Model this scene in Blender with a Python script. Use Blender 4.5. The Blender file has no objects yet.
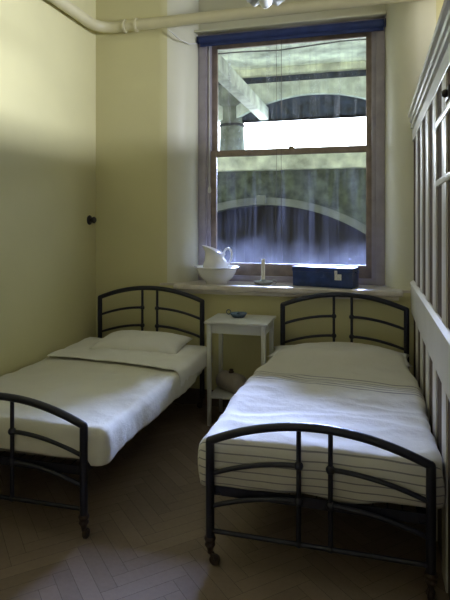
import bpy, bmesh, math, random
from mathutils import Vector, Matrix, noise
random.seed(7)
PI = math.pi
scene = bpy.context.scene
COL = scene.collection

# ------------------------------------------------------------------ materials
def nodes_of(m):
    m.use_nodes = True
    return m.node_tree.nodes, m.node_tree.links

def mat(name, col, rough=0.6, metal=0.0, var=0.08, vscale=6.0, bump=0.0, bscale=60.0, spec=0.5, coat=0.0, detail=4):
    m = bpy.data.materials.new(name)
    N, L = nodes_of(m)
    b = N['Principled BSDF']
    b.inputs['Roughness'].default_value = rough
    b.inputs['Metallic'].default_value = metal
    b.inputs['Specular IOR Level'].default_value = spec
    b.inputs['Coat Weight'].default_value = coat
    tc = N.new('ShaderNodeTexCoord')
    n = N.new('ShaderNodeTexNoise'); n.inputs['Scale'].default_value = vscale; n.inputs['Detail'].default_value = detail
    L.new(tc.outputs['Object'], n.inputs['Vector'])
    r = N.new('ShaderNodeValToRGB')
    r.color_ramp.elements[0].position = 0.3; r.color_ramp.elements[1].position = 0.7
    c = Vector(col)
    r.color_ramp.elements[0].color = (*(c * (1 - var)), 1)
    r.color_ramp.elements[1].color = (*[min(1, v) for v in c * (1 + var)], 1)
    L.new(n.outputs['Fac'], r.inputs['Fac'])
    L.new(r.outputs['Color'], b.inputs['Base Color'])
    if bump > 0:
        n2 = N.new('ShaderNodeTexNoise'); n2.inputs['Scale'].default_value = bscale; n2.inputs['Detail'].default_value = 3
        L.new(tc.outputs['Object'], n2.inputs['Vector'])
        bp = N.new('ShaderNodeBump'); bp.inputs['Strength'].default_value = bump; bp.inputs['Distance'].default_value = 0.01
        L.new(n2.outputs['Fac'], bp.inputs['Height']); L.new(bp.outputs['Normal'], b.inputs['Normal'])
    return m

M = {}
M['wall'] = mat('cream_distemper', (0.60, 0.565, 0.31), 0.5, var=0.05, vscale=1.3, bump=0.10, bscale=14, spec=0.35)
M['ceiling'] = mat('ceiling_plaster', (0.72, 0.71, 0.62), 0.8, var=0.03)
M['recess'] = mat('recess_plaster', (0.66, 0.65, 0.50), 0.4, var=0.05, vscale=1.6, bump=0.08, bscale=14, spec=0.4)
M['pipe'] = mat('pipe_cream_paint', (0.58, 0.54, 0.34), 0.35, var=0.05, bump=0.05)
M['iron'] = mat('black_bed_iron', (0.008, 0.009, 0.020), 0.36, var=0.3, vscale=14, bump=0.05, bscale=40, spec=0.5)
M['caster'] = mat('worn_brown_iron', (0.03, 0.016, 0.010), 0.55, var=0.4, vscale=30)
M['spring'] = mat('dull_spring_steel', (0.03, 0.028, 0.028), 0.6, metal=0.4)
M['tableW'] = mat('white_table_paint', (0.60, 0.61, 0.58), 0.4, var=0.05, vscale=9)
M['ceramic'] = mat('white_glazed_ceramic', (0.80, 0.80, 0.78), 0.12, var=0.02, spec=0.6, coat=0.4)
M['stone_ware'] = mat('stoneware_glaze', (0.30, 0.265, 0.23), 0.35, var=0.08, vscale=12)
M['cork'] = mat('dark_stopper', (0.05, 0.03, 0.02), 0.6)
M['wax'] = mat('candle_wax', (0.80, 0.76, 0.58), 0.45, var=0.04)
M['pewter'] = mat('grey_enamel', (0.42, 0.45, 0.45), 0.25, var=0.15, vscale=20, spec=0.6)
M['blue_enamel'] = mat('blue_enamel', (0.10, 0.16, 0.25), 0.2, var=0.3, vscale=30, spec=0.6)
M['navy'] = mat('navy_box_paint', (0.016, 0.042, 0.16), 0.3, var=0.3, vscale=18, spec=0.5)
M['label'] = mat('paper_label', (0.75, 0.76, 0.72), 0.7, var=0.15, vscale=90)
M['blind'] = mat('navy_blind_cloth', (0.025, 0.045, 0.16), 0.7, var=0.2, vscale=10, bump=0.1)
M['frame'] = mat('weathered_window_paint', (0.36, 0.33, 0.37), 0.42, var=0.14, vscale=7, bump=0.12, bscale=40, spec=0.5)
M['sash'] = mat('brown_sash_wood', (0.26, 0.205, 0.165), 0.45, var=0.25, vscale=12, bump=0.1)
M['sill'] = mat('sill_paint', (0.62, 0.57, 0.50), 0.3, var=0.14, vscale=10, bump=0.06, spec=0.55)
M['partition'] = mat('partition_paint', (0.60, 0.58, 0.54), 0.32, var=0.06, vscale=5, bump=0.05, bscale=25, spec=0.7)
M['part_panel'] = mat('partition_panel_shade', (0.085, 0.062, 0.045), 0.85, var=0.1, vscale=5, spec=0.1)  # brown kept dark to stand in for shade on the stile edges
M['moulding'] = mat('moulding_paint', (0.60, 0.60, 0.58), 0.25, var=0.06, spec=0.7)
M['skirting'] = mat('dark_skirting', (0.10, 0.07, 0.05), 0.5)
M['knob'] = mat('black_knob', (0.02, 0.015, 0.015), 0.3)
M['cord'] = mat('cord', (0.10, 0.09, 0.08), 0.8)
M['tassel'] = mat('white_cord_pull', (0.7, 0.7, 0.66), 0.6)
M['brass'] = mat('dull_brass', (0.22, 0.17, 0.08), 0.35, metal=0.9)
M['mattress'] = mat('grey_mattress_ticking', (0.22, 0.20, 0.18), 0.9, bump=0.2)
M['shade'] = mat('opal_glass', (0.72, 0.76, 0.76), 0.35, var=0.1, vscale=20, spec=0.6)
# exterior
M['ext_soffit'] = mat('mossy_concrete_soffit', (0.62, 0.64, 0.48), 0.9, var=0.5, vscale=3.5, bump=0.3, bscale=8, detail=8)
M['ext_beam'] = mat('grey_concrete_beam', (0.56, 0.60, 0.50), 0.85, var=0.35, vscale=5, bump=0.2)
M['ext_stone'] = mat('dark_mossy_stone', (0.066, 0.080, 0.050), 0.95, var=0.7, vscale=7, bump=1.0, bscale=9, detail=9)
M['ext_arch'] = mat('arch_stone', (0.14, 0.15, 0.115), 0.9, var=0.3, vscale=3, bump=0.3, bscale=9)
M['ext_ledge'] = mat('pale_ledge_stone', (0.55, 0.58, 0.42), 0.9, var=0.5, vscale=4, bump=0.5, bscale=9, detail=8)
M['ext_pier'] = mat('rough_pier_stone', (0.15, 0.165, 0.125), 0.9, var=0.5, vscale=7, bump=0.5, bscale=12)
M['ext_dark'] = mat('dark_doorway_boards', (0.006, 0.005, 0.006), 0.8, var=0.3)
M['ext_pane'] = mat('grimy_far_glazing', (0.018, 0.028, 0.055), 0.3, var=0.8, vscale=9)

def stretch_noise(N, L, out, scale, sx, sy, sz, lo, hi, detail=3):
    mp = N.new('ShaderNodeMapping'); mp.inputs['Scale'].default_value = (sx, sy, sz)
    L.new(out, mp.inputs['Vector'])
    n = N.new('ShaderNodeTexNoise'); n.inputs['Scale'].default_value = scale; n.inputs['Detail'].default_value = detail
    L.new(mp.outputs['Vector'], n.inputs['Vector'])
    r = N.new('ShaderNodeMapRange'); r.inputs['From Min'].default_value = lo; r.inputs['From Max'].default_value = hi
    L.new(n.outputs['Fac'], r.inputs['Value'])
    return r.outputs['Result']

def glass_mat(name, z_frost0, z_frost1, base, sk):
    """dusty old window glass: streaks of lime and a bloom of dust that thickens towards the bottom edge"""
    m = bpy.data.materials.new(name)
    N, L = nodes_of(m)
    N.remove(N['Principled BSDF'])
    out = N['Material Output']
    tc = N.new('ShaderNodeTexCoord'); o = tc.outputs['Object']
    def math_(op, a, b=None, clamp=False):
        n = N.new('ShaderNodeMath'); n.operation = op; n.use_clamp = clamp
        for i, v in enumerate((a, b)):
            if v is None: continue
            if isinstance(v, (int, float)): n.inputs[i].default_value = v
            else: L.new(v, n.inputs[i])
        return n.outputs[0]
    streak = stretch_noise(N, L, o, 9, 2.2, 1, 0.16, 0.50, 0.70)
    streak2 = stretch_noise(N, L, o, 30, 1.5, 1, 0.07, 0.50, 0.72)
    cloud = stretch_noise(N, L, o, 5, 1, 1, 1, 0.40, 0.75, 5)
    sep = N.new('ShaderNodeSeparateXYZ'); L.new(o, sep.inputs[0])
    mr = N.new('ShaderNodeMapRange'); mr.inputs['From Min'].default_value = z_frost1; mr.inputs['From Max'].default_value = z_frost0
    wob = stretch_noise(N, L, o, 7, .7, 1, 0.5, 0.25, 0.75, 8)
    zz = math_('ADD', sep.outputs['Z'], math_('MULTIPLY', math_('SUBTRACT', wob, 0.5), 0.20))
    L.new(zz, mr.inputs['Value'])
    fr = math_('POWER', mr.outputs['Result'], 1.4)
    d = math_('ADD', base, math_('MULTIPLY', streak, sk))
    d = math_('ADD', d, math_('MULTIPLY', streak2, sk * .8))
    d = math_('ADD', d, math_('MULTIPLY', cloud, 0.015))
    d = math_('ADD', d, math_('MULTIPLY', fr, 0.17), True)
    tr = N.new('ShaderNodeBsdfTransparent'); tr.inputs['Color'].default_value = (0.90, 0.94, 0.95, 1)
    dust = N.new('ShaderNodeBsdfTranslucent'); dust.inputs['Color'].default_value = (0.62, 0.66, 0.78, 1)
    dd = N.new('ShaderNodeBsdfDiffuse'); dd.inputs['Color'].default_value = (0.55, 0.62, 0.74, 1)
    mixd = N.new('ShaderNodeMixShader'); mixd.inputs[0].default_value = 0.5
    L.new(dust.outputs[0], mixd.inputs[1]); L.new(dd.outputs[0], mixd.inputs[2])
    mx = N.new('ShaderNodeMixShader'); L.new(d, mx.inputs[0]); L.new(tr.outputs[0], mx.inputs[1]); L.new(mixd.outputs[0], mx.inputs[2])
    gl = N.new('ShaderNodeBsdfGlossy'); gl.inputs['Roughness'].default_value = 0.03
    fz = N.new('ShaderNodeFresnel'); fz.inputs['IOR'].default_value = 1.45
    mx2 = N.new('ShaderNodeMixShader'); L.new(fz.outputs[0], mx2.inputs[0]); L.new(mx.outputs[0], mx2.inputs[1]); L.new(gl.outputs[0], mx2.inputs[2])
    L.new(mx2.outputs[0], out.inputs['Surface'])
    return m

def cloth_mat(name, col, stripes=None, warm=None):
    m = mat(name, col, 0.92, var=0.03, vscale=4, spec=0.15)
    N, L = m.node_tree.nodes, m.node_tree.links
    b = N['Principled BSDF']
    b.inputs['Sheen Weight'].default_value = 0.15
    tc = N.new('ShaderNodeTexCoord')
    n1 = N.new('ShaderNodeTexNoise'); n1.inputs['Scale'].default_value = 7; n1.inputs['Detail'].default_value = 5
    n2 = N.new('ShaderNodeTexNoise'); n2.inputs['Scale'].default_value = 130; n2.inputs['Detail'].default_value = 2
    L.new(tc.outputs['Object'], n1.inputs['Vector']); L.new(tc.outputs['Object'], n2.inputs['Vector'])
    b1 = N.new('ShaderNodeBump'); b1.inputs['Strength'].default_value = 0.45; b1.inputs['Distance'].default_value = 0.03
    b2 = N.new('ShaderNodeBump'); b2.inputs['Strength'].default_value = 0.25; b2.inputs['Distance'].default_value = 0.003
    L.new(n1.outputs['Fac'], b1.inputs['Height']); L.new(n2.outputs['Fac'], b2.inputs['Height'])
    L.new(b1.outputs['Normal'], b2.inputs['Normal']); L.new(b2.outputs['Normal'], b.inputs['Normal'])
    if stripes:
        at = N.new('ShaderNodeAttribute'); at.attribute_name = 'weft'
        prev = None
        for (s0, w) in stripes:
            sb = N.new('ShaderNodeMath'); sb.operation = 'SUBTRACT'; L.new(at.outputs['Fac'], sb.inputs[0]); sb.inputs[1].default_value = s0
            ab = N.new('ShaderNodeMath'); ab.operation = 'ABSOLUTE'; L.new(sb.outputs[0], ab.inputs[0])
            lt = N.new('ShaderNodeMath'); lt.operation = 'LESS_THAN'; L.new(ab.outputs[0], lt.inputs[0]); lt.inputs[1].default_value = w
            if prev is None: prev = lt.outputs[0]
            else:
                mx = N.new('ShaderNodeMath'); mx.operation = 'MAXIMUM'; L.new(prev, mx.inputs[0]); L.new(lt.outputs[0], mx.inputs[1]); prev = mx.outputs[0]
        mix = N.new('ShaderNodeMix'); mix.data_type = 'RGBA'
        src = b.inputs['Base Color'].links[0].from_socket
        L.new(prev, mix.inputs['Factor']); L.new(src, mix.inputs[6]); mix.inputs[7].default_value = (0.27, 0.26, 0.26, 1)
        L.new(mix.outputs[2], b.inputs['Base Color'])
    return m
M['counterpane'] = cloth_mat('cream_counterpane_cloth', (0.68, 0.67, 0.58))
M['sheet'] = cloth_mat('white_sheet_cloth', (0.78, 0.78, 0.74))
M['pillow'] = cloth_mat('white_pillow_cloth', (0.74, 0.74, 0.69))
st = [(-0.012 - 0.034 * i, 0.0028) for i in range(6)] + [(1.0 + d, 0.0065) for d in (-0.085, -0.045, 0.0, 0.04, 0.085)]
M['blanket'] = cloth_mat('striped_blanket_cloth', (0.63, 0.61, 0.54), st)

# parquet: colour of every block comes from an attribute of the mesh
def parquet_mat():
    m = bpy.data.materials.new('worn_parquet')
    N, L = nodes_of(m); b = N['Principled BSDF']
    at = N.new('ShaderNodeAttribute'); at.attribute_name = 'block'
    tc = N.new('ShaderNodeTexCoord')
    n = N.new('ShaderNodeTexNoise'); n.inputs['Scale'].default_value = 2.0; n.inputs['Detail'].default_value = 6
    L.new(tc.outputs['Object'], n.inputs['Vector'])
    n3 = N.new('ShaderNodeTexNoise'); n3.inputs['Scale'].default_value = 40; n3.inputs['Detail'].default_value = 4
    L.new(tc.outputs['Object'], n3.inputs['Vector'])
    r = N.new('ShaderNodeValToRGB')
    r.color_ramp.elements[0].color = (0.15, 0.114, 0.086, 1); r.color_ramp.elements[1].color = (0.31, 0.24, 0.18, 1)
    a = N.new('ShaderNodeMath'); a.operation = 'MULTIPLY_ADD'; L.new(at.outputs['Fac'], a.inputs[0]); a.inputs[1].default_value = 0.32
    s = N.new('ShaderNodeMath'); s.operation = 'MULTIPLY_ADD'; L.new(n.outputs['Fac'], s.inputs[0]); s.inputs[1].default_value = 0.7; s.inputs[2].default_value = -0.12
    L.new(s.outputs[0], a.inputs[2])
    s2 = N.new('ShaderNodeMath'); s2.operation = 'MULTIPLY_ADD'; L.new(n3.outputs['Fac'], s2.inputs[0]); s2.inputs[1].default_value = 0.35; L.new(a.outputs[0], s2.inputs[2])
    L.new(s2.outputs[0], r.inputs['Fac']); L.new(r.outputs['Color'], b.inputs['Base Color'])
    b.inputs['Roughness'].default_value = 0.55
    b.inputs['Specular IOR Level'].default_value = 0.35
    bp = N.new('ShaderNodeBump'); bp.inputs['Strength'].default_value = 0.2; bp.inputs['Distance'].default_value = 0.005
    L.new(n3.outputs['Fac'], bp.inputs['Height']); L.new(bp.outputs['Normal'], b.inputs['Normal'])
    return m
M['parquet'] = parquet_mat()
M['gap'] = mat('floor_screed', (0.018, 0.013, 0.010), 0.9)

# ------------------------------------------------------------------ mesh helpers
class MB:
    def __init__(self): self.bm = bmesh.new()
    def box(self, x0, x1, y0, y1, z0, z1, bev=0.0, mtx=None, seg=2):
        r = bmesh.ops.create_cube(self.bm, size=1.0)
        vs = r['verts']
        bmesh.ops.scale(self.bm, verts=vs, vec=(x1 - x0, y1 - y0, z1 - z0))
        bmesh.ops.translate(self.bm, verts=vs, vec=((x0 + x1) / 2, (y0 + y1) / 2, (z0 + z1) / 2))
        if bev > 0:
            es = {e for v in vs for e in v.link_edges}
            rr = bmesh.ops.bevel(self.bm, geom=list(es), offset=bev, segments=seg, affect='EDGES', profile=0.5)
            vs = list({v for v in rr['verts']} | {v for v in vs if v.is_valid})
            vs = list({v for f in rr['faces'] for v in f.verts} | {v for v in vs if v.is_valid})
            seen = set(vs); st_ = list(vs)
            while st_:
                v = st_.pop()
                for e in v.link_edges:
                    w = e.other_vert(v)
                    if w not in seen: seen.add(w); st_.append(w)
            vs = list(seen)
        if mtx is not None: bmesh.ops.transform(self.bm, matrix=mtx, verts=vs)
        return vs
    def tube(self, pts, r, n=12, closed=False, taper=None):
        pts = [Vector(p) for p in pts]
        rings = []
        prev_x = None
        K = len(pts)
        for i, p in enumerate(pts):
            if closed: t = pts[(i + 1) % K] - pts[i - 1]
            elif i == 0: t = pts[1] - p
            elif i == K - 1: t = p - pts[-2]
            else: t = (pts[i + 1] - p).normalized() + (p - pts[i - 1]).normalized()
            t.normalize()
            if prev_x is None:
                a = Vector((0, 0, 1)) if abs(t.z) < 0.9 else Vector((1, 0, 0))
                x = t.cross(a).normalized()
            else:
                x = (prev_x - t * prev_x.dot(t)).normalized()
            prev_x = x; y = t.cross(x)
            k = 1.0
            if not closed and 0 < i < K - 1:
                c = (pts[i + 1] - p).normalized().dot((p - pts[i - 1]).normalized())
                k = 1.0 / max(0.6, math.sqrt((1 + c) / 2))
            rr = r if taper is None else taper[i]
            rings.append([self.bm.verts.new(p + (x * math.cos(2 * PI * j / n) + y * math.sin(2 * PI * j / n)) * rr * k) for j in range(n)])
        for i in range(K if closed else K - 1):
            A, B = rings[i], rings[(i + 1) % K]
            for j in range(n):
                self.bm.faces.new((A[j], A[(j + 1) % n], B[(j + 1) % n], B[j]))
        if not closed:
            self.bm.faces.new(rings[0][::-1]); self.bm.faces.new(rings[-1])
    def lathe(self, prof, n=40, c=(0, 0, 0), axis=None, fn=None):
        """prof: list of (radius, height)"""
        mt = Matrix.Translation(c) @ (axis if axis is not None else Matrix.Identity(4))
        rings = []
        for (r, z) in prof:
            if r < 1e-5: rings.append([self.bm.verts.new(mt @ Vector((0, 0, z)))])
            else:
                ring = []
                for j in range(n):
                    a = 2 * PI * j / n
                    v = Vector((r * math.cos(a), r * math.sin(a), z))
                    if fn: v = fn(v, a, z)
                    ring.append(self.bm.verts.new(mt @ v))
                rings.append(ring)
        for A, B in zip(rings, rings[1:]):
            for j in range(n):
                k = (j + 1) % n
                if len(A) == 1 and len(B) == 1: continue
                if len(A) == 1: self.bm.faces.new((A[0], B[k], B[j]))
                elif len(B) == 1: self.bm.faces.new((A[j], A[k], B[0]))
                else: self.bm.faces.new((A[j], A[k], B[k], B[j]))
    def sphere(self, c, r, sc=(1, 1, 1), n=12):
        mt = Matrix.Translation(c) @ Matrix.Diagonal((*sc, 1))
        bmesh.ops.create_uvsphere(self.bm, u_segments=n * 2, v_segments=n, radius=r, matrix=mt)
    def poly_extrude(self, pts, d):
        """pts: closed 3D outline; d: extrusion vector"""
        a = [self.bm.verts.new(p) for p in pts]; b = [self.bm.verts.new(Vector(p) + Vector(d)) for p in pts]
        n = len(pts)
        self.bm.faces.new(a); self.bm.faces.new(b[::-1])
        for i in range(n): self.bm.faces.new((a[i], b[i], b[(i + 1) % n], a[(i + 1) % n]))
    def build(self, name, material, parent=None, smooth=True, loc=None, rz=0.0):
        bmesh.ops.recalc_face_normals(self.bm, faces=self.bm.faces[:])
        me = bpy.data.meshes.new(name); self.bm.to_mesh(me); self.bm.free()
        me.materials.append(material)
        if smooth:
            for p in me.polygons: p.use_smooth = True
            try: me.set_sharp_from_angle(angle=math.radians(38))
            except Exception: pass
        o = bpy.data.objects.new(name, me); COL.objects.link(o)
        if parent is not None: o.parent = parent
        if loc is not None: o.location = loc
        o.rotation_euler.z = rz
        return o

def tag(o, label=None, cat=None, group=None, kind=None):
    if label: o['label'] = label
    if cat: o['category'] = cat
    if group: o['group'] = group
    if kind: o['kind'] = kind
    return o
def thing(name, label, cat, loc=(0, 0, 0), rz=0.0, group=None):
    o = bpy.data.objects.new(name, None); COL.objects.link(o)
    o.empty_display_size = 0.1
    o.location = loc; o.rotation_euler.z = rz
    return tag(o, label, cat, group)
def struct(mb, name, material, smooth=False, parent=None):
    o = mb.build(name, material, parent, smooth); o['kind'] = 'structure'; return o
def arc(p0, p1, bulge, n=12):
    """points from p0 to p1 in a vertical plane bulging up by `bulge` (parabola)"""
    p0, p1 = Vector(p0), Vector(p1)
    return [p0.lerp(p1, i / n) + Vector((0, 0, 4 * bulge * (i / n) * (1 - i / n))) for i in range(n + 1)]

# ------------------------------------------------------------------ dimensions
XL, D, YF, XP, XR, YB, ZC = -2.35, 4.28, 4.56, 0.285, 3.4, -1.4, 3.75
FX0, FX1 = -1.498, 0.093          # window frame outer edges (on the plane Y = YF)
FZ0, FZ1 = 1.0, 3.20
SILL = 1.0

# ------------------------------------------------------------------ floor
mb = MB()
Lb, Wb = 0.36, 0.072
NR = int(round(Lb / Wb))
cs = math.cos(PI / 4)
lay = mb.bm.faces.layers.float.new('block')
def blk(u0, v0, du, dv):
    g = 0.0006
    P = [(u0 + g, v0 + g), (u0 + du - g, v0 + g), (u0 + du - g, v0 + dv - g), (u0 + g, v0 + dv - g)]
    W = [((u - v) * cs, (u + v) * cs) for (u, v) in P]
    cx = sum(p[0] for p in W) / 4; cy = sum(p[1] for p in W) / 4
    if not (XL - 0.1 < cx < XR + 0.1 and YB - 0.1 < cy < D + 0.1): return
    f = mb.bm.faces.new([mb.bm.verts.new((min(max(x, XL - .1), XR + .1), min(max(y, YB - .1), D + .1), 0.0)) for x, y in W])
    f[lay] = random.random()
for k in range(-160, 160):
    for m_ in range(-12, 13):
        # standard herringbone: unit steps of one block width, period two block lengths
        u = k * Wb + m_ * 2 * Lb * 0 ; v = k * Wb + m_ * 2 * Lb
        blk(u, v, Lb, Wb)
        blk(u + 0.0, v + Wb, Wb, Lb)
me = bpy.data.meshes.new('floor'); mb.bm.to_mesh(me); mb.bm.free(); me.materials.append(M['parquet'])
fl = bpy.data.objects.new('floor', me); COL.objects.link(fl); fl['kind'] = 'structure'
mb = MB(); mb.box(XL - .15, XR + .15, YB - .15, D + .3, -0.12, -0.0015); struct(mb, 'floor_screed', M['gap'])

# ------------------------------------------------------------------ walls, ceiling
mb = MB(); mb.box(XL - .2, XR + .2, YB - .2, D + .6, ZC, ZC + .2); struct(mb, 'ceiling', M['ceiling'])
mb = MB(); mb.box(XL - .2, XL, YB - .2, D + .6, -.1, ZC); struct(mb, 'wall_left', M['wall'])
mb = MB(); mb.box(XL, XR, YB - .2, YB, -.1, ZC); struct(mb, 'wall_front', M['wall'])

# back wall: flat below the sill, full height recess with rounded splays above it
def back_profile(depth=True):
    P = [(XL, D)]
    x0, x1 = -1.76, FX0
    n = 14
    for i in range(n + 1):
        t = i / n
        P.append((x0 + (x1 - x0) * math.sin(t * PI / 2) ** 1.15, D + (YF + .02 - D) * (1 - math.cos(t * PI / 2)) ** 1.0))
    P.append((FX1 + .003, YF + .02))
    for i in range(n + 1):
        t = 1 - i / n
        P.append((FX1 + .003 + (0.335 - FX1) * (1 - math.sin(t * PI / 2) ** 1.15), D + (YF + .02 - D) * (1 - math.cos(t * PI / 2))))
    P.append((0.45, D))
    return P
P = back_profile()
mb = MB()
def wall_strip(pts, z0, z1):
    A = [mb.bm.verts.new((x, y, z0)) for x, y in pts]; B = [mb.bm.verts.new((x, y, z1)) for x, y in pts]
    for i in range(len(pts) - 1): mb.bm.faces.new((A[i], A[i + 1], B[i + 1], B[i]))
n = 16                                           # index of the last left splay point
left, right = P[:n], P[n:]
wall_strip(left, SILL - .02, ZC); wall_strip(right, SILL - .02, ZC)
wall_strip([left[-1], right[0]], FZ1 - .02, ZC)
wall_strip([(XL, D), (0.45, D)], -.1, SILL - .02)
wall_strip([(FX0, YF + .02), (FX1, YF + .02)], SILL - .02, SILL)
# outer skin with the window opening so that the wall has real thickness
Yo = 4.80
for (a, b, z0, z1) in ((XL - .2, FX0, -.1, ZC + .1), (FX1, .45, -.1, ZC + .1), (FX0, FX1, -.1, FZ0), (FX0, FX1, FZ1, ZC + .1)):
    mb.box(a, b, 4.70, Yo, z0, z1)
f = [mb.bm.verts.new(v) for v in ((FX0, YF + .02, SILL), (FX1, YF + .02, SILL), (FX1, 4.7, SILL), (FX0, 4.7, SILL))]; mb.bm.faces.new(f)
ob = struct(mb, 'wall_back', M['wall'], smooth=True)
ob.data.materials.append(M['recess'])
for p in ob.data.polygons:
    c = p.center
    if c.x > -1.70 and c.z > SILL - .02 and c.y < 4.6 and c.x < 0.45: p.material_index = 1
# neighbouring bay behind the partition
mb = MB(); mb.box(.45, XR, D, D + .3, -.1, ZC); struct(mb, 'wall_back_bay', M['wall'])
W2 = (0.9, 3.3, 1.9, 3.25)                      # y0, y1, z0, z1 of the window in the far right wall
mb = MB()
mb.box(XR, XR + .25, YB - .2, W2[0], -.1, ZC); mb.box(XR, XR + .25, W2[1], D + .3, -.1, ZC)
mb.box(XR, XR + .25, W2[0], W2[1], -.1, W2[2]); mb.box(XR, XR + .25, W2[0], W2[1], W2[3], ZC)
struct(mb, 'wall_right', M['ceiling'])
mb = MB()
for y in (W2[0], (W2[0] + W2[1]) / 2 - .025, W2[1] - .05): mb.box(XR + .08, XR + .14, y, y + .05, W2[2], W2[3], .004)
for z in (W2[2], W2[3] - .05): mb.box(XR + .08, XR + .14, W2[0] + .05, W2[1] - .05, z, z + .05, .004)
struct(mb, 'window_2', M['frame'])
mb = MB(); mb.box(XL + .0, XP + .02, D - .018, D - .0005, 0.0, .13, .004); struct(mb, 'baseboard_back', M['skirting'])
mb = MB(); mb.box(XL + .0005, XL + .018, YB, D - .02, 0.0, .13, .004); struct(mb, 'baseboard_left', M['skirting'])

# ------------------------------------------------------------------ partition on the right (timber, painted)
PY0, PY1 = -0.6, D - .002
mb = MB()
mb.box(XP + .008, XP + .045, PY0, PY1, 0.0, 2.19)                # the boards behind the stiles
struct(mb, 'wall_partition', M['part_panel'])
mb = MB()
S0, PER, SWD = 3.24, 0.372, 0.142
ys = []
y = S0
stiles = [(3.845, 3.985), (3.472, 3.612)]
k = 0
while y > PY0 + .2:
    stiles.append((y - SWD, y)); y -= PER
for (a, b) in stiles:
    mb.box(XP, XP + .03, a, b, 0.0, 2.19, .003)
# near bay: two extra cross rails (a little hatch in the boarding)
hy0, hy1 = 2.16, 2.72
for z0, z1 in ((1.672, 1.702), (1.943, 1.977)): mb.box(XP - .003, XP + .035, hy0, hy1, z0, z1, .003)
struct(mb, 'trim_1', M['partition'], smooth=True)
# top rail under the cornice + cornice
mb = MB()
mb.box(XP - .002, XP + .032, PY0, PY1, 2.115, 2.20, .003)
prof = [(0.01, 2.19), (.004, 2.196), (.004, 2.208), (-.012, 2.214), (-.014, 2.232), (.002, 2.238), (.002, 2.250), (-.018, 2.256), (-.021, 2.274), (-.004, 2.280), (-.004, 2.292), (-.030, 2.300), (-.032, 2.325), (0.06, 2.325), (0.06, 2.19)]
mb.poly_extrude([(XP + a, PY0, z) for a, z in prof], (0, PY1 - PY0, 0))
struct(mb, 'trim_2', M['moulding'], smooth=False)
mb = MB()
prof = [(0.03, .83), (-.004, .83), (-.012, .842), (-.012, 1.045), (-.018, 1.05), (-.018, 1.062), (0.0, 1.078), (.03, 1.085)]
mb.poly_extrude([(XP + a, PY0, z) for a, z in prof], (0, PY1 - PY0, 0))
struct(mb, 'trim_3', M['partition'], smooth=False)
# strap hinge / latch hardware on the near bay
t = thing('hatch_latch', 'dark iron latch on the white boarding at the right edge', 'latch', (XP - .0005, 2.235, 1.975))
mb = MB(); mb.box(-.010, .004, -.035, .055, .004, .055, .004); mb.build('plate', M['knob'], t)
mb = MB(); mb.sphere((-.016, 0, .028), .016); mb.build('latch_knob', M['knob'], t)

# ------------------------------------------------------------------ window
win = MB()
fo = YF
# lining: stepped box frame
win.box(FX0, FX0 + .075, fo, 4.70, FZ0, FZ1, .006)
win.box(FX0 + .07, -1.392, fo + .018, 4.70, FZ0, FZ1 - .03, .005)
win.box(FX1 - .07, FX1, fo, 4.70, FZ0, FZ1, .006)
win.box(-.012, FX1 - .065, fo + .018, 4.70, FZ0, FZ1 - .03, .005)
win.box(FX0 + .07, FX1 - .065, fo + .004, 4.70, 3.13, FZ1 - .001, .005)
win.box(FX0 + .07, FX1 - .065, fo + .010, 4.70, FZ0, FZ0 + .05, .005)
wo = struct(win, 'window_1', M['frame'], smooth=True)
def sash(y0, y1, z0, z1, tr, br, name, glname, gm, stile=.062):
    X0, X1 = -1.405, .005
    s = MB()
    s.box(X0, X0 + stile, y0, y1, z0, z1, .004); s.box(X1 - stile, X1, y0, y1, z0, z1, .004)
    s.box(X0 + stile - .004, X1 - stile + .004, y0, y1, z1 - tr, z1, .004)
    s.box(X0 + stile - .004, X1 - stile + .004, y0, y1, z0, z0 + br, .004)
    so = struct(s, name, M['sash'], True, wo)
    g = MB(); yc = (y0 + y1) / 2
    g.bm.faces.new([g.bm.verts.new(v) for v in ((X0 + stile - .006, yc, z0 + br - .006), (X1 - stile + .006, yc, z0 + br - .006), (X1 - stile + .006, yc, z1 - tr + .006), (X0 + stile - .006, yc, z1 - tr + .006))])
    go = struct(g, glname, gm, False, so)
    return so
low = sash(4.605, 4.640, 1.045, 2.150, .055, .112, 'lower_sash', 'lower_pane', glass_mat('dusty_glass_lower', 1.16, 1.38, 0.0, .026))
upp = sash(4.642, 4.677, 2.105, 3.135, .075, .050, 'upper_sash', 'upper_pane', glass_mat('dusty_glass_upper', 1.8, 1.85, 0.0, .16))
mb = MB(); mb.box(-.70, -.655, 4.597, 4.640, 2.150, 2.162, .003); mb.tube([(-.68, 4.615, 2.162), (-.68, 4.612, 2.178), (-.66, 4.60, 2.183)], .006, 8); struct(mb, 'sash_catch', M['brass'], True, low)
for i, x in enumerate((-1.18, -.22)):
    mb = MB(); mb.box(x - .03, x + .03, 4.600, 4.6055, 1.085, 1.125, .002)
    mb.tube([(x - .02, 4.602, 1.115), (x - .02, 4.580, 1.108), (x + .02, 4.580, 1.108), (x + .02, 4.602, 1.115)], .006, 8)
    struct(mb, 'sash_lift', M['knob'], True, low)
mb = MB(); mb.tube([(FX0 + .1, 4.575, 3.15), (FX0 + .1, 4.572, 1.83)], .0035, 6); mb.lathe([(0, 0), (.012, .004), (.016, .02), (.012, .05), (.005, .062), (0, .062)], 14, (FX0 + .105, 4.566, 1.77))
tag(mb.build('blind_pull', M['tassel']), 'white acorn pull on a cord down the left window frame', 'blind cord')
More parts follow.
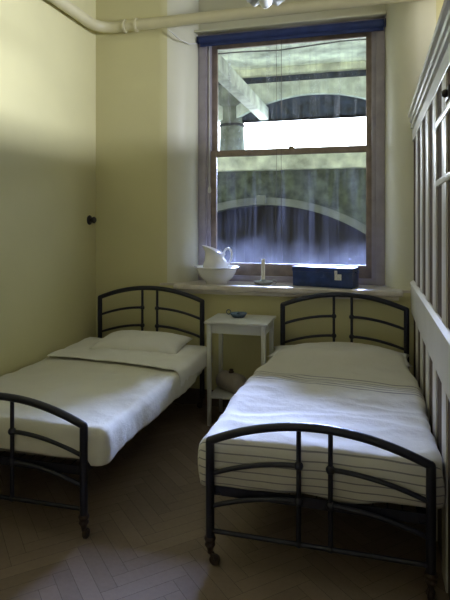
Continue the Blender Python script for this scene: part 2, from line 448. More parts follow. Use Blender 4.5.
# blind roller and its pelmet board
t = thing('roller_blind', 'rolled-up navy blue blind across the top of the window', 'blind', (-.70, 4.53, 3.118))
mb = MB(); mb.tube([(-.775, 0, 0), (.785, 0, 0)], .030, 20); mb.box(-.77, .78, .004, .010, -.050, 0, .001); mb.build('rolled_cloth', M['blind'], t)
mb = MB(); mb.tube([(-.77, .007, -.052), (.78, .007, -.052)], .007, 8); mb.build('bottom_lath', M['blind'], t)
for x in (-.790, .795):
    mb = MB(); mb.box(x - .004, x + .004, -.022, .030, -.028, .028, .002); mb.build('bracket', M['blind'], t)
mb = MB(); mb.tube([(-.055, .050, -.02), (-.058, .050, -1.0), (-.05, .045, -1.98)], .0022, 6); mb.tube([(-.10, .050, -.02), (-.095, .050, -1.0), (-.11, .045, -1.80)], .0018, 6); mb.build('pull_cord', M['cord'], t)
mb = MB(); mb.box(FX0 - .01, FX1 + .01, 4.48, YF + .02, 3.172, 3.192, .004); struct(mb, 'trim_4', M['recess'], smooth=True)
# sill board
mb = MB()
SX0, SX1 = -1.60, .215
mb.box(SX0, SX1, 4.205, D + .02, .955, SILL, .012, seg=3)
mb.box(-1.50, .10, D, YF + .05, .955, SILL - .0005)
pts = [(x, y, .9795) for x, y in P[1:16]] + [(x, y, .9795) for x, y in P[16:31]]
mb.poly_extrude([(p[0], p[1] + .001, .965) for p in pts], (0, 0, SILL - .0003 - .965))
mb.box(SX0 + .03, SX1 - .03, 4.235, D + .0, .925, .956, .006)
struct(mb, 'trim_5', M['sill'], smooth=True)

# ------------------------------------------------------------------ heating pipe
t = thing('heating_pipe', 'thick cream-painted pipe turning the room corner above the window', 'pipe', (0, 0, 0))
py, pz, px, pr = D - .062, 3.185, XL + .062, .046
pts = [(px, 0.4, pz)] + [(px, y, pz) for y in (1.5, 2.6, 3.6)]
cx, cy, R = px + .16, py - .16, .16
for i in range(13):
    a = PI - i * PI / 24
    pts.append((cx + R * math.cos(a), cy + R * math.sin(a), pz))
pts += [(-1.5, py, pz), (-.6, py, pz + .004), (.2, py, pz + .008), (1.6, py, pz + .01)]
mb = MB(); mb.tube(pts, pr, 20); mb.build('pipe_run', M['pipe'], t)
for x in (-2.04, -1.935):
    mb = MB(); mb.lathe([(pr - .002, -.014), (pr + .009, -.012), (pr + .012, 0), (pr + .009, .012), (pr - .002, .014)], 24, (x, py, pz), Matrix.Rotation(PI / 2, 4, 'Y')); mb.build('collar', M['pipe'], t)
mb = MB(); mb.tube([(-1.66, D - .02, 3.13), (-1.62, D - .01, 3.10), (-1.58, D + .03, 3.06), (-1.53, D + .13, 3.05), (FX0 + .0, YF - .03, 3.09)], .006, 8)
tag(mb.build('window_cord', M['tassel']), 'thin pale cord looping from the pipe to the window corner', 'cord')
# bell push on the left wall
t = thing('bell_push', 'small round black knob on the bare left wall', 'wall knob', (XL, 4.165, 1.533))
mb = MB(); mb.lathe([(0, 0), (.040, 0), (.042, .006), (.036, .014), (.022, .018)], 24, axis=Matrix.Rotation(PI / 2, 4, 'Y')); mb.build('rose', M['knob'], t)
mb = MB(); mb.lathe([(.018, .014), (.016, .03), (.026, .036), (.030, .048), (.022, .058), (0, .061)], 24, axis=Matrix.Rotation(PI / 2, 4, 'Y')); mb.build('push_knob', M['knob'], t)

# ------------------------------------------------------------------ beds
BW, BL = 0.457, 1.895
def cap(mb_, p, r): mb_.sphere(p, r * 1.02, n=6)
def make_bed(loc, rz, label):
    t = thing('iron_bedstead', label, 'bed', loc, rz, 'iron bedsteads')
    I = M['iron']
    for end, y, hc, cr in (('foot', 0.0, .545, .102), ('head', BL, .872, .094)):
        # arched top rail
        mb = MB()
        mb.tube([(-BW, y, hc)] + arc((-BW, y, hc), (BW, y, hc), cr, 24)[1:-1] + [(BW, y, hc)], .0185, 12)
        for s in (-1, 1): cap(mb, (s * BW, y, hc), .0188)
        mb.build('top_rail', I, t)
        for s in (-1, 1):
            mb = MB(); mb.tube([(s * BW, y, .085), (s * BW, y, hc)], .0195, 14)
            lg = mb.build('leg', I, t)
            mb = MB()
            mb.lathe([(0, .125), (.022, .125), (.026, .115), (.020, .10), (.024, .088), (.014, .072), (.010, .05), (0, .05)], 16, (s * BW, y, 0))
            a = .5 + .8 * s + (.3 if end == 'foot' else 1.7)
            fx, fy = .022 * math.cos(a), .022 * math.sin(a)
            for q in (-1, 1):
                ox, oy = -math.sin(a) * .014 * q, math.cos(a) * .014 * q
                mb.tube([(s * BW + ox * .5, y + oy * .5, .06), (s * BW + fx * .6 + ox, y + fy * .6 + oy, .042), (s * BW + fx + ox, y + fy + oy, .024)], .0045, 8)
            mb.lathe([(0, -.011), (.020, -.011), (.024, -.006), (.024, .006), (.020, .011), (0, .011)], 20,
                     (s * BW + fx, y + fy, .0245), Matrix.Rotation(a + PI / 2, 4, 'Z') @ Matrix.Rotation(PI / 2, 4, 'Y') @ Matrix.Rotation(0, 4, 'Z') if False else Matrix.Rotation(a, 4, 'Z') @ Matrix.Rotation(PI / 2, 4, 'X'))
            mb.build('caster', M['caster'], lg)
        top = hc + cr - .004
        if end == 'foot': zb, ks = .150, ((.480, .398), (.331, .256))
        else: zb, ks = .30, ((.800, .722), (.652, .574))
        for s in (-1, 1):
            mb = MB(); mb.tube([(s * .066, y, zb), (s * .066, y, top)], .0105, 10)
            sp = mb.build('spindle', I, t)
            for (zk, zl) in ks:
                mb = MB(); mb.sphere((s * .066, y, zk), .020, (1, 1, 1.0), 8); mb.build('knuckle', I, sp)
            for (zk, zl) in ks:
                mb = MB()
                n_ = 14; pp = []
                for i in range(n_ + 1):
                    u = i / n_
                    pp.append((s * (.066 + (BW - .066) * u), y, zk + (zl - zk) * (u ** 1.9)))
                mb.tube(pp, .0105, 10); mb.build('curved_bar', I, t)
        mb = MB(); mb.tube([(-BW, y, zb), (BW, y, zb)], .0105, 10)
        if end == 'foot':
            for s in (-1, 1): mb.sphere((s * .066, y, zb), .015, n=7)
        mb.build('cross_bar', I, t)
    for s in (-1, 1):
        mb = MB(); x = s * (BW - .006)
        mb.box(x - .003, x + .003, .01, BL - .01, .305, .345); mb.box(min(x, x - s * .04), max(x, x - s * .04), .01, BL - .01, .305, .311)
        mb.build('side_rail', I, t)
    for y in (.02, BL - .02):
        mb = MB(); mb.box(-BW + .01, BW - .01, y - .003, y + .003, .300, .340); mb.box(-BW + .01, BW - .01, y, y + (.03 if y < 1 else -.03), .300, .306); mb.build('end_rail', I, t)
    # woven wire base: one mesh
    mb = MB()
    for i in range(15):
        x = -.41 + i * .0586
        mb.tube([(x, .03, .322 ), (x, BL / 2, .312), (x, BL - .03, .322)], .003, 5)
    for i in range(30):
        y = .06 + i * .0612
        mb.tube([(-.44, y, .322), (.44, y, .322)], .003, 5)
    mb.build('wire_base', M['spring'], t)
    return t

def rounded_slab(x0, x1, y0, y1, z0, z1, r, nx, ny, nz, disp, open_bottom=False):
    """dense rounded box with a displacement function disp(p, n) -> Vector"""
    bm = bmesh.new()
    lx, ly, lz = x1 - x0, y1 - y0, z1 - z0
    vd = {}
    def V(i, j, k):
        key = (i, j, k)
        if key not in vd:
            p = Vector((x0 + lx * i / nx, y0 + ly * j / ny, z0 + lz * k / nz))
            rr = r
            q = Vector((min(max(p.x, x0 + rr), x1 - rr), min(max(p.y, y0 + rr), y1 - rr), min(max(p.z, z0 + (0 if open_bottom else rr)), z1 - rr)))
            d = p - q
            nrm = d.normalized() if d.length > 1e-9 else Vector((0, 0, 1))
            # push the shell onto the rounded surface
            m_ = max(abs(d.x), abs(d.y), abs(d.z))
            if d.length > 1e-9: p = q + nrm * (m_ if m_ < rr else rr)
            p = p + disp(p, nrm)
            vd[key] = bm.verts.new(p)
        return vd[key]
    for i in range(nx):
        for j in range(ny):
            bm.faces.new((V(i, j, nz), V(i + 1, j, nz), V(i + 1, j + 1, nz), V(i, j + 1, nz)))
            if not open_bottom: bm.faces.new((V(i, j, 0), V(i, j + 1, 0), V(i + 1, j + 1, 0), V(i + 1, j, 0)))
    for i in range(nx):
        for k in range(nz):
            bm.faces.new((V(i, 0, k), V(i + 1, 0, k), V(i + 1, 0, k + 1), V(i, 0, k + 1)))
            bm.faces.new((V(i, ny, k), V(i, ny, k + 1), V(i + 1, ny, k + 1), V(i + 1, ny, k)))
    for j in range(ny):
        for k in range(nz):
            bm.faces.new((V(0, j, k), V(0, j, k + 1), V(0, j + 1, k + 1), V(0, j + 1, k)))
            bm.faces.new((V(nx, j, k), V(nx, j + 1, k), V(nx, j + 1, k + 1), V(nx, j, k + 1)))
    return bm

def nz(p, s, seed=0.0): return noise.noise(Vector((p.x * s[0] + seed, p.y * s[1] + seed * 1.7, p.z * s[2] + seed * .6)))
def ridge(p, s, seed):  return 1 - abs(nz(p, s, seed)) * 2

def finish(bm, name, material, label, cat, group=None, solid=0.0, weft=None):
    bmesh.ops.recalc_face_normals(bm, faces=bm.faces[:])
    me = bpy.data.meshes.new(name); bm.to_mesh(me); bm.free(); me.materials.append(material)
    for p in me.polygons: p.use_smooth = True
    if weft:
        at = me.attributes.new('weft', 'FLOAT', 'POINT')
        for v in me.vertices: at.data[v.index].value = weft(v.co)
    o = bpy.data.objects.new(name, me); COL.objects.link(o)
    if label: tag(o, label, cat, group)
    if solid:
        s = o.modifiers.new('thickness', 'SOLIDIFY'); s.thickness = solid; s.offset = -1
    return o

def bulge(p, c, r, h):
    d = ((p.x - c[0]) / r[0]) ** 2 + ((p.y - c[1]) / r[1]) ** 2
    return h * math.exp(-d * 1.4)

def make_pillow(name, loc, rz, w, l, h, label, seed, group, tilt=0.0):
    """soft cushion with four drawn-out corners"""
    bm = bmesh.new(); N_ = 34
    grid = {}
    for side in (1, -1):
        for i in range(N_ + 1):
            for j in range(N_ + 1):
                u, v = i / N_ * 2 - 1, j / N_ * 2 - 1
                edge = (1 - abs(u) ** 2.6) * (1 - abs(v) ** 2.6)
                hh = h / 2 * max(0, edge) ** .46
                pin = 1 - .06 * (1 - abs(u) ** 2) * (abs(v) ** 3)
                pin2 = 1 - .06 * (1 - abs(v) ** 2) * (abs(u) ** 3)
                p = Vector((u * w / 2 * pin2, v * l / 2 * pin, 0))
                wr = nz(Vector((p.x, p.y, side)), (5, 8, 1), seed) * .012 * edge + ridge(Vector((p.x, p.y, 0)), (9, 5, 1), seed + 3) * .005 * edge
                zz = side * hh * (1.0 if side > 0 else .55) + wr
                key = (i, j, side if 0 < i < N_ and 0 < j < N_ else 0)
                if key not in grid: grid[key] = bm.verts.new((p.x, p.y, zz if key[2] else 0))
    def G(i, j, s): return grid[(i, j, s if 0 < i < N_ and 0 < j < N_ else 0)]
    for s in (1, -1):
        for i in range(N_):
            for j in range(N_):
                q = [G(i, j, s), G(i + 1, j, s), G(i + 1, j + 1, s), G(i, j + 1, s)]
                if s < 0: q.reverse()
                try: bm.faces.new(q)
                except ValueError: pass
    o = finish(bm, name, M['pillow'], label, 'pillow', group)
    o.location = loc; o.rotation_euler = (tilt, 0, rz)
    return o

# ---- right bed
RX, RY, RR = -.2365, 2.277, -.008
bedR = make_bed((RX, RY, 0), RR, 'black iron bedstead beside the white boarding, under the deed box')
# ---- left bed
LX, LY, LR = -1.778, 2.286, .010
bedL = make_bed((LX, LY, 0), LR, 'black iron bedstead against the bare yellow wall')

for b, x0, x1 in ((bedR, -.445, .445), (bedL, -.445, .445)):
    def dm(p, n_): return Vector((0, 0, 0))
    bm = rounded_slab(x0, x1, .04, BL - .03, .345, .500, .03, 20, 40, 6, dm)
    o = finish(bm, 'mattress', M['mattress'], None, None); o.parent = b

# ---- coverings (top level, lie on the beds)
def cover_R(p, n_):
    side = 1 - abs(n_.z)
    z = nz(p, (2.2, 2.6, 2), 3.1) * .014 + ridge(p, (3.5, 7, 3), 1.2) * .009 + nz(p, (9, 11, 8), 7) * .003
    v = n_ * z
    # hem wanders and bellies out on the sides
    low = max(0, (.52 - p.z) / .18)
    v += Vector((n_.x, n_.y, 0)) * (math.sin(PI * min(1, low)) * (.014 if p.x < 0 or abs(n_.y) > .5 else -.004))
    v.z += low ** 2 * (nz(p, (4, 3, 0), 9.7) * .035 - .004) + max(0, n_.z) * min(.078, bulge(p, (RX, 3.95), (.52, .22), .13))
    v.z -= max(0, n_.z) * .012 * math.exp(-((p.y - 3.0) / .6) ** 2)
    # narrower where it is tucked in by the headboard
    k = min(1, max(0, (p.y - 3.55) / .35))
    v.x += k * .075 * min(1, max(0, (-.30 - p.x) / .45))
    v.x -= k * .050 * min(1, max(0, (p.x + .10) / .35))
    return v
bm = rounded_slab(-.762, .274, 2.305, 4.125, .348, .545, .055, 70, 120, 14, cover_R, True)
def weft_R(c):
    s = c.y - 2.33
    if c.y < 2.36:
        k = min(1, max(0, (2.36 - c.y) / .045)); s = (1 - k) * s + k * min(-.001, c.z - .535)
    return s + .012 * noise.noise(Vector((c.x * 2.2, c.y * 2, 0))) + (.12 * (c.x - RX) if s > .2 else 0)
finish(bm, 'blanket', M['blanket'], 'cream blanket with dark woven stripes on the bed by the white boarding', 'blanket', None, .006, weft_R)

def cover_L(p, n_):
    z = nz(p, (2.4, 2.0, 2), 13.1) * .014 + ridge(p, (3.0, 3.5, 3), 21.2) * .010 + nz(p, (9, 8, 8), 17) * .003
    v = n_ * z
    low = max(0, (.50 - p.z) / .17)
    v += Vector((n_.x, n_.y, 0)) * (math.sin(PI * min(1, low)) * .012 + .010 * low * nz(p, (1, 14, 1), 4.0))
    v.z += low ** 2 * (nz(p, (4, 5, 0), 29.7) * .02 + .01)
    if p.x > -1.3:   # foot corner bunches down, far end tucked in
        v.z -= low * .03 * math.exp(-((p.y - 2.33) / .10) ** 2)
        v.x += -.07 * min(1, max(0, (p.y - 3.6) / .4)) * low
    return v
bm = rounded_slab(-2.325, -1.228, 2.312, 4.110, 0.375, .516, .038, 74, 120, 14, cover_L, True)
finish(bm, 'counterpane', M['counterpane'], 'plain cream counterpane hanging over the side of the bed by the yellow wall', 'bedspread', None, .006)

# turned-down sheet on the left bed: a draped band with its own thickness
bm = bmesh.new(); nx_, ny_ = 90, 30
V = {}
X0, X1, drop = -2.28, -1.233, .10
for i in range(nx_ + 1):
    for j in range(ny_ + 1):
        s = i / nx_ * (X1 - X0 + drop) ; y = 3.39 + j / ny_ * .66
        y += .03 * math.sin(s * 3.1 + .7) * (1 - j / ny_) - .07 * (s / 1.2 - .4) * (1 - j / ny_)
        if s < X1 - X0 - .05: x, z = X0 + s, .5305
        else:
            a = min(PI / 2, (s - (X1 - X0 - .05)) / .06 ); x = X1 - .05 + .062 * math.sin(a); z = .5305 - .062 * (1 - math.cos(a))
            ex = s - (X1 - X0 - .05) - .06 * PI / 2
            if ex > 0: z -= ex; x += .004
        p = Vector((x, y, z))
        z += nz(p, (2.4, 2.0, 2), 13.1) * .014 + ridge(p, (3.0, 3.5, 3), 21.2) * .010 + abs(nz(p, (7, 9, 1), 2.2)) * .010
        z += .002 * min(1, j / 2) 
        V[i, j] = bm.verts.new((x, y, z + .004))
for i in range(nx_):
    for j in range(ny_): bm.faces.new((V[i, j], V[i + 1, j], V[i + 1, j + 1], V[i, j + 1]))
finish(bm, 'turned_down_sheet', M['sheet'], 'white sheet turned down below the pillow on the bed by the yellow wall', 'sheet', None, -.006)
make_pillow('pillow', (-1.745, 3.90, .560), .02, .72, .40, .165, 'white pillow lying uncovered on the bed by the yellow wall', 2.0, 'bed pillows', .10)
make_pillow('pillow', (RX - .004, 3.965, .552), -.01, 1.0, .27, .095, 'white pillow whose corners peek from under the striped blanket', 5.0, 'bed pillows', .06)

# ------------------------------------------------------------------ bedside table
TX, TY = -.970, 4.005
t = thing('bedside_table', 'small white-painted table with a low shelf between the two beds', 'table', (TX, TY, 0), .0)
hw, hd = .238, .195
mb = MB(); mb.box(-hw, hw, -hd, hd, .762, .780, .005); mb.build('table_top', M['tableW'], t)
for (a, b, c, d) in ((-.205, .205, -.165, -.150), (-.205, .205, .150, .165), (-.215, -.200, -.150, .150), (.200, .215, -.150, .150)):
    mb = MB(); mb.box(a, b, c, d, .690, .7618, .002); mb.build('apron', M['tableW'], t)
for sx in (-1, 1):
    for sy in (-1, 1):
        mb = MB(); vs = mb.box(-.017, .017, -.017, .017, 0, .7615, .002)
        for v in vs:
            if v.co.z < .4: v.co.x *= .72; v.co.y *= .72
        o = mb.build('leg', M['tableW'], t, loc=(sx * .205, sy * .158, 0))
mb = MB(); mb.box(-.215, .205, -.165, .165, .205, .220, .003); mb.build('shelf', M['tableW'], t)

# blue enamel chamberstick on the table
t = thing('enamel_chamberstick', 'blue enamel candle dish with a ring handle on the white table', 'candle dish', (-1.005, 4.06, .780), 0)
mb = MB(); mb.lathe([(0, 0), (.045, 0), (.052, .008), (.066, .026), (.070, .030), (.067, .031), (.050, .012), (.040, .006), (0, .006)], 36); mb.build('dish', M['blue_enamel'], t)
mb = MB(); mb.lathe([(.020, .006), (.016, .010), (.014, .030), (.019, .036), (.015, .037), (.011, .03), (.011, .012), (0, .012)], 24); mb.build('socket', M['blue_enamel'], t)
mb = MB(); mb.tube([(-.078 + .017 * math.cos(a), 0, .036 + .017 * math.sin(a)) for a in [i * 2 * PI / 18 for i in range(18)]], .004, 8, closed=True); mb.build('ring_handle', M['blue_enamel'], t)

# stoneware hot water bottle on the shelf
t = thing('hot_water_bottle', 'brown stoneware hot water bottle lying on the low table shelf', 'hot water bottle', (-1.035, 3.985, .2205), -.55)
ax = Matrix.Translation((0, 0, .0735)) @ Matrix.Rotation(PI / 2, 4, 'Y') @ Matrix.Rotation(0, 4, 'Z')
mb = MB(); mb.lathe([(0, -.125), (.045, -.124), (.062, -.118), (.072, -.100), (.0735, -.08), (.0735, .070), (.068, .092), (.050, .108), (.024, .118), (.019, .124), (.024, .130), (.022, .140), (.010, .146), (0, .146)], 36, axis=ax); mb.build('body', M['stone_ware'], t)
mb = MB(); mb.lathe([(0, .0), (.020, .0), (.020, .014), (.014, .018), (.017, .026), (.010, .030), (0, .030)], 18, (-.01, 0, .143)); mb.build('stopper', M['cork'], t)

# ------------------------------------------------------------------ things on the sill
bx, by = -1.268, 4.366
t = thing('wash_basin', 'wide white china wash basin on the left of the window sill', 'basin', (bx, by, SILL))
mb = MB()
def scal(v, a, z):
    k = 1 + .018 * math.cos(8 * a) * max(0, (z - .08) / .06); return Vector((v.x * k, v.y * k, v.z))
mb.lathe([(0, .004), (.078, .004), (.085, 0), (.092, 0), (.094, .010), (.098, .020), (.118, .034), (.142, .060), (.160, .095), (.172, .128), (.190, .138), (.194, .143), (.188, .145), (.170, .137), (.156, .100), (.138, .066), (.112, .042), (.060, .026), (0, .022)], 64, fn=scal)
mb.build('bowl', M['ceramic'], t)
# ewer standing in the basin: rim climbs to the spout on the left, tall looped handle on the right
t = thing('ewer', 'white china water jug standing in the wash basin', 'jug', (bx - .012, by + .0, SILL + .0265), .15)
mb = MB()
def spout(v, a, z):
    k = max(0, (z - .165) / .10)
    c = math.cos(a)              # a = pi points at the spout
    w = Vector((v.x, v.y, v.z))
    w.z += k * (.045 * -c + .008)
    if c < 0: w.x += k * -.035 * (-c) ** 3
    w.y *= 1 - .15 * k * max(0, -c)
    return w
mb.lathe([(r_ * 1.14, z_) for r_, z_ in [(0, .0), (.050, .0), (.054, .006), (.050, .016), (.058, .030), (.082, .062), (.094, .100), (.093, .135), (.082, .165), (.070, .190), (.064, .210), (.068, .232), (.076, .248), (.072, .250), (.062, .230), (.058, .208), (.064, .188), (.076, .163), (.086, .134), (.086, .10), (.070, .05), (0, .030)]], 56, fn=spout)
mb.build('body', M['ceramic'], t)
mb = MB()
hp = [(.092, 0, .125), (.108, 0, .135), (.126, 0, .165), (.138, 0, .205), (.132, 0, .245), (.112, 0, .268), (.090, 0, .262), (.074, 0, .238), (.068, 0, .218)]
sm = []
for i in range(len(hp) - 1):
    p0, p1, p2, p3 = [Vector(hp[min(max(i + q, 0), len(hp) - 1)]) for q in (-1, 0, 1, 2)]
    for s_ in range(5):
        u = s_ / 5
        sm.append(.5 * ((2 * p1) + (-p0 + p2) * u + (2 * p0 - 5 * p1 + 4 * p2 - p3) * u * u + (-p0 + 3 * p1 - 3 * p2 + p3) * u ** 3))
sm.append(Vector(hp[-1]))
mb.tube(sm, .0085, 12); mb.build('handle', M['ceramic'], t)

# candle in its holder
t = thing('candlestick', 'white candle in a grey enamel saucer holder on the sill', 'candle holder', (-.878, 4.40, SILL), -.2)
mb = MB(); mb.lathe([(0, 0), (.060, 0), (.068, .006), (.080, .022), (.084, .024), (.081, .027), (.064, .012), (.050, .006), (0, .006)], 40); mb.build('saucer', M['pewter'], t)
mb = MB(); mb.lathe([(.026, .006), (.020, .012), (.018, .034), (.024, .040), (.020, .042), (.0165, .034), (.0165, .012), (0, .012)], 24); mb.build('socket', M['pewter'], t)
mb = MB(); mb.tube([(.098 + .018 * math.cos(a), 0, .026 + .018 * math.sin(a)) for a in [i * 2 * PI / 18 for i in range(18)]], .004, 8, closed=True); mb.build('ring_handle', M['pewter'], t)
mb = MB(); mb.lathe([(0, .0), (.0155, .0), (.0150, .12), (.0145, .185), (.016, .192), (.012, .198), (.004, .194), (0, .192)], 20, (0, 0, .0125)); cn = mb.build('candle', M['wax'], t)
mb = MB(); mb.tube([(0, 0, .205), (.001, 0, .216), (.004, 0, .222)], .0015, 6); mb.build('wick', M['cord'], cn)

# deed box
bw, bd, bh = .49, .18, .158
a = math.radians(-14)
t = thing('deed_box', 'navy blue metal deed box with a paper label on the right of the sill', 'box', (-.370, 4.400, SILL), a)
mb = MB(); mb.box(-bw / 2, bw / 2, -bd / 2, bd / 2, 0.0, bh - .038, .004); mb.build('body', M['navy'], t)
mb = MB(); mb.box(-bw / 2 - .004, bw / 2 + .004, -bd / 2 - .004, bd / 2 + .004, bh - .040, bh, .006, seg=3); mb.build('lid', M['navy'], t)
mb = MB(); mb.box(.105, .160, -bd / 2 - .0018, -bd / 2 + .001, .062, .108); mb.box(.105, .128, -bd / 2 - .0062, -bd / 2 - .003, .1085, .136); mb.build('paper_label', M['label'], t)
mb = MB()
mb.tube([(bw / 2 + .004, -.04, .128), (bw / 2 + .016, -.036, .120), (bw / 2 + .018, 0, .112), (bw / 2 + .016, .036, .120), (bw / 2 + .004, .04, .128)], .004, 8); mb.build('end_handle', M['navy'], t)
mb = MB(); mb.box(-.02, .02, -bd / 2 - .0055, -bd / 2 - .0005, .080, .125, .002); mb.build('hasp', M['navy'], t)

# ------------------------------------------------------------------ pendant lamp hanging from the ceiling
lx, ly = -.545, 2.80
t = thing('pendant_lamp', 'frilled opal glass pendant lamp hanging at the top edge above the window', 'lamp', (lx, ly, ZC))
zr = 2.685 - ZC
mb = MB(); mb.lathe([(0, 0), (.05, 0), (.045, -.02), (.012, -.03), (0, -.03)], 24); mb.build('ceiling_rose', M['tassel'], t)
mb = MB(); mb.tube([(0, 0, -.03), (0, 0, zr + .15)], .004, 8); mb.build('flex', M['cord'], t)
mb = MB(); mb.lathe([(0, .16), (.018, .155), (.022, .12), (.022, .09), (0, .09)], 20, (0, 0, zr)); mb.build('lamp_holder', M['brass'], t)
mb = MB()
def frill(v, a_, z):
    k = max(0, 1 - (z - zr) / .05); s_ = 1 + .07 * math.cos(9 * a_) * k
    return Vector((v.x * s_, v.y * s_, v.z + .010 * math.cos(9 * a_) * k))
mb.lathe([(.024, zr + .115), (.030, zr + .10), (.036, zr + .07), (.048, zr + .04), (.072, zr + .018), (.108, zr + .004), (.105, zr + .0), (.068, zr + .012), (.044, zr + .036), (.032, zr + .07), (.022, zr + .11)], 72, fn=frill); mb.build('lamp_shade', M['shade'], t)
mb = MB(); mb.lathe([(0, -.060), (.018, -.056), (.032, -.040), (.036, -.022), (.030, .0), (.018, .03), (.014, .075), (0, .08)], 24, (0, 0, zr + .012)); mb.build('bulb', M['shade'], t)

# ------------------------------------------------------------------ outside the window
YE = 8.0
# facing stone wall with an arched doorway
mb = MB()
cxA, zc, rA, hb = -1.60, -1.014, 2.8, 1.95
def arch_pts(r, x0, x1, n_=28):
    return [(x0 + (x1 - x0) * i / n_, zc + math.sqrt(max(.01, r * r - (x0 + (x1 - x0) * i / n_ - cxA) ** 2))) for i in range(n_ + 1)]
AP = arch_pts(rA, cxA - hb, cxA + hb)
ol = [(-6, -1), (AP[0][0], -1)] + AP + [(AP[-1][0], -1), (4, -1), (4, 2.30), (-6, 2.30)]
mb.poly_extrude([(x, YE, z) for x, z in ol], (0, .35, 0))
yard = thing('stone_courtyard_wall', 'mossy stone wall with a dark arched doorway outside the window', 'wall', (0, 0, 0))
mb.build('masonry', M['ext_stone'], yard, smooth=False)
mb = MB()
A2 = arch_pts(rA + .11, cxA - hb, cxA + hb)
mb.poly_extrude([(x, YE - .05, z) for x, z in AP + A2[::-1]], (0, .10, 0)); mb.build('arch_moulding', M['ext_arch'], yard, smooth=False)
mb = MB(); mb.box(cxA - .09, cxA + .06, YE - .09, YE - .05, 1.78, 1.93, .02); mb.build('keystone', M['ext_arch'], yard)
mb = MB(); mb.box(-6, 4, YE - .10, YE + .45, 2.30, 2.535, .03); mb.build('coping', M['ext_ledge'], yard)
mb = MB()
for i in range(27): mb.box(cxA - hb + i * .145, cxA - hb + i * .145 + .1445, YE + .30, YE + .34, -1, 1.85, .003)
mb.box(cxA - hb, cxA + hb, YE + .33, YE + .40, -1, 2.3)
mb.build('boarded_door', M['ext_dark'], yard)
# covered way overhead: soffit, cross beams, raking beam, far glazed screen, pier
cov = thing('covered_walkway', 'pale concrete roof structure seen through the upper sash', 'roof structure', (0, 0, 0))
mb = MB(); mb.box(-7, 5, 5.15, YE + .6, 3.84, 4.05); mb.build('soffit', M['ext_soffit'], cov, smooth=False)
mb = MB(); mb.box(-1.67, -1.53, 5.15, YE + .2, 3.08, 3.27, .015); mb.build('long_beam', M['ext_beam'], cov)
mb = MB(); mb.box(-7, 5, YE, YE + .3, 3.74, 3.86, .01); mb.build('wall_plate', M['ext_soffit'], cov)
# screen: dark clerestory strip, pale transom, arched fanlight glazing
mb = MB(); mb.box(-7, 5, YE + .10, YE + .14, 3.62, 3.75); mb.build('clerestory_glazing', M['ext_pane'], cov)
mb = MB()
cxB, rB = -.85, 2.35
zB = 3.42 - rB
xs = [cxB - 1.25 + 2.5 * i / 30 for i in range(31)]
A3 = [(x, zB + math.sqrt(rB * rB - (x - cxB) ** 2)) for x in xs]
ol = [(-2.35, 3.10)] + [(xs[0], 3.10)] + A3 + [(xs[-1], 3.10), (5, 3.10), (5, 3.62), (-2.35, 3.62)]
mb.poly_extrude([(x, YE, z) for x, z in ol], (0, .22, 0)); mb.build('arched_transom', M['ext_beam'], cov, smooth=False)
mb = MB(); ol = [(xs[0], 3.10)] + A3 + [(xs[-1], 3.10)]
mb.poly_extrude([(x, YE + .10, z) for x, z in ol], (0, .04, 0)); mb.build('fanlight_glazing', M['ext_pane'], cov, smooth=False)
mb = MB(); mb.lathe([(.24, 2.49), (.24, 2.56), (.20, 2.60), (.185, 3.00), (.185, 3.30), (.23, 3.34), (.25, 3.42), (.25, 3.62)], 32, (-2.12, YE + .15, 0)); pier_ = mb.build('round_pier', M['ext_pier'], cov)
mb = MB(); mb.lathe([(.18, 3.0), (.20, 3.01), (.20, 3.04), (.18, 3.05)], 32, (-2.12, YE + .15, 0)); mb.build('iron_band', M['ext_dark'], pier_)
mb = MB(); mb.tube([(-2.6, 5.3, 3.24), (-1.30, 5.3, 3.235), (-.9, 5.32, 3.225), (-.3, 5.3, 3.255), (.4, 5.3, 3.25), (1.2, 5.3, 3.27)], .007, 6)
tag(mb.build('electric_cable', M['cord']), 'thin dark cable strung under the concrete roof outside', 'cable')
mb = MB(); mb.box(-7, 5, 4.82, YE, -1.2, -1.0); struct(mb, 'ground', M['ext_stone'])

# ------------------------------------------------------------------ light
w = bpy.data.worlds.new('sky'); scene.world = w; w.use_nodes = True
bg = w.node_tree.nodes['Background']
tcw = w.node_tree.nodes.new('ShaderNodeTexCoord'); sepw = w.node_tree.nodes.new('ShaderNodeSeparateXYZ'); rw = w.node_tree.nodes.new('ShaderNodeValToRGB')
w.node_tree.links.new(tcw.outputs['Generated'], sepw.inputs[0]); w.node_tree.links.new(sepw.outputs['Z'], rw.inputs['Fac'])
rw.color_ramp.elements[0].color = (.92, .94, 1.0, 1); rw.color_ramp.elements[1].color = (.50, .70, 1.0, 1)
w.node_tree.links.new(rw.outputs['Color'], bg.inputs['Color'])
# hazy bright quarter of the sky around the sun, dimmer sky opposite
dt = w.node_tree.nodes.new('ShaderNodeVectorMath'); dt.operation = 'DOT_PRODUCT'; dt.inputs[1].default_value = Vector((0.0, .92, .38)).normalized()
w.node_tree.links.new(tcw.outputs['Generated'], dt.inputs[0])
mrw = w.node_tree.nodes.new('ShaderNodeMapRange'); mrw.interpolation_type = 'SMOOTHSTEP'
mrw.inputs['From Min'].default_value = 0.35; mrw.inputs['From Max'].default_value = 1.0
mrw.inputs['To Min'].default_value = 1.2; mrw.inputs['To Max'].default_value = 18.0
w.node_tree.links.new(dt.outputs['Value'], mrw.inputs['Value'])
w.node_tree.links.new(mrw.outputs['Result'], bg.inputs['Strength'])

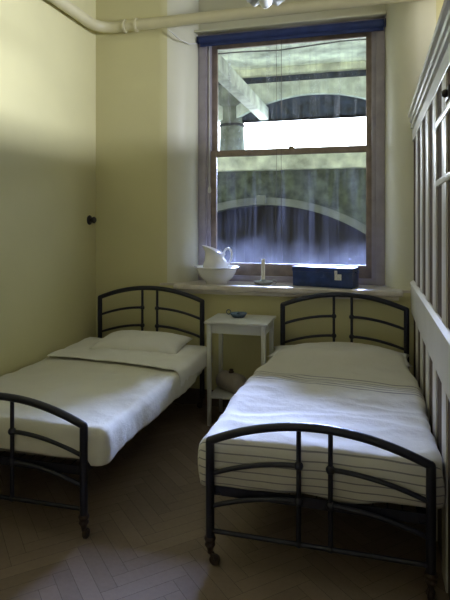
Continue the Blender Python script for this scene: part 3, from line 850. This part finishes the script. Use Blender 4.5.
def sun(name, dirv, strength, angle, col):
    l = bpy.data.lights.new(name, 'SUN'); l.energy = strength; l.angle = math.radians(angle); l.color = col
    o = bpy.data.objects.new(name, l); COL.objects.link(o)
    o.rotation_euler = Vector(dirv).to_track_quat('-Z', 'Y').to_euler()
    return o
sun('hazy_sun', (-.02, -1, -.44), 78.0, 25, (.42, .52, 1.0))

def area(name, loc, dirv, sx, sy, power, col, portal=False):
    l = bpy.data.lights.new(name, 'AREA'); l.shape = 'RECTANGLE'; l.size = sx; l.size_y = sy; l.energy = power; l.color = col
    if portal: l.cycles.is_portal = True
    o = bpy.data.objects.new(name, l); COL.objects.link(o); o.location = loc
    o.rotation_euler = Vector(dirv).to_track_quat('-Z', 'Y').to_euler()
    return o
area('window_portal', (-.70, 4.72, 2.1), (0, -1, 0), 1.45, 2.1, 1, (1, 1, 1), True)
# daylight of the neighbouring bay's window, then an added fill behind the camera
area('bay_window_light', (XR - .02, 2.1, 2.56), (-1, 0, -.0), 2.3, .36, 60, (.80, .84, 1.0)).data.spread = math.radians(58)
area('room_fill_light', (-1.0, YB + .05, 1.9), (0, 1, 0), 3.6, 2.6, 4.0, (1.0, .88, .72))

l = bpy.data.lights.new('bay_lamp', 'POINT'); l.energy = 4.5; l.color = (1.0, .94, .84); l.shadow_soft_size = .07
o = bpy.data.objects.new('bay_lamp', l); COL.objects.link(o); o.location = (.62, 3.9, 3.02)
# ------------------------------------------------------------------ camera
cam = bpy.data.cameras.new('camera'); co = bpy.data.objects.new('camera', cam); COL.objects.link(co)
co.location = (0, 0, 1.5); co.rotation_euler = (PI / 2, 0, .2675)
cam.sensor_fit = 'VERTICAL'; cam.sensor_height = 36.0; cam.sensor_width = 27.0
cam.lens = 540.5 / 600 * 36.0
cam.shift_y = -(300 - 223.9) / 600; cam.clip_start = .02
scene.camera = co
scene.view_settings.view_transform = 'Standard'; scene.view_settings.look = 'None'
scene.view_settings.exposure = 0.0; scene.view_settings.gamma = 1.0
scene.view_settings.use_curve_mapping = False
scene.cycles.max_bounces = 10; scene.cycles.diffuse_bounces = 6; scene.cycles.transparent_max_bounces = 12
scene.cycles.sample_clamp_indirect = 6.0
scene.cycles.use_denoising = True
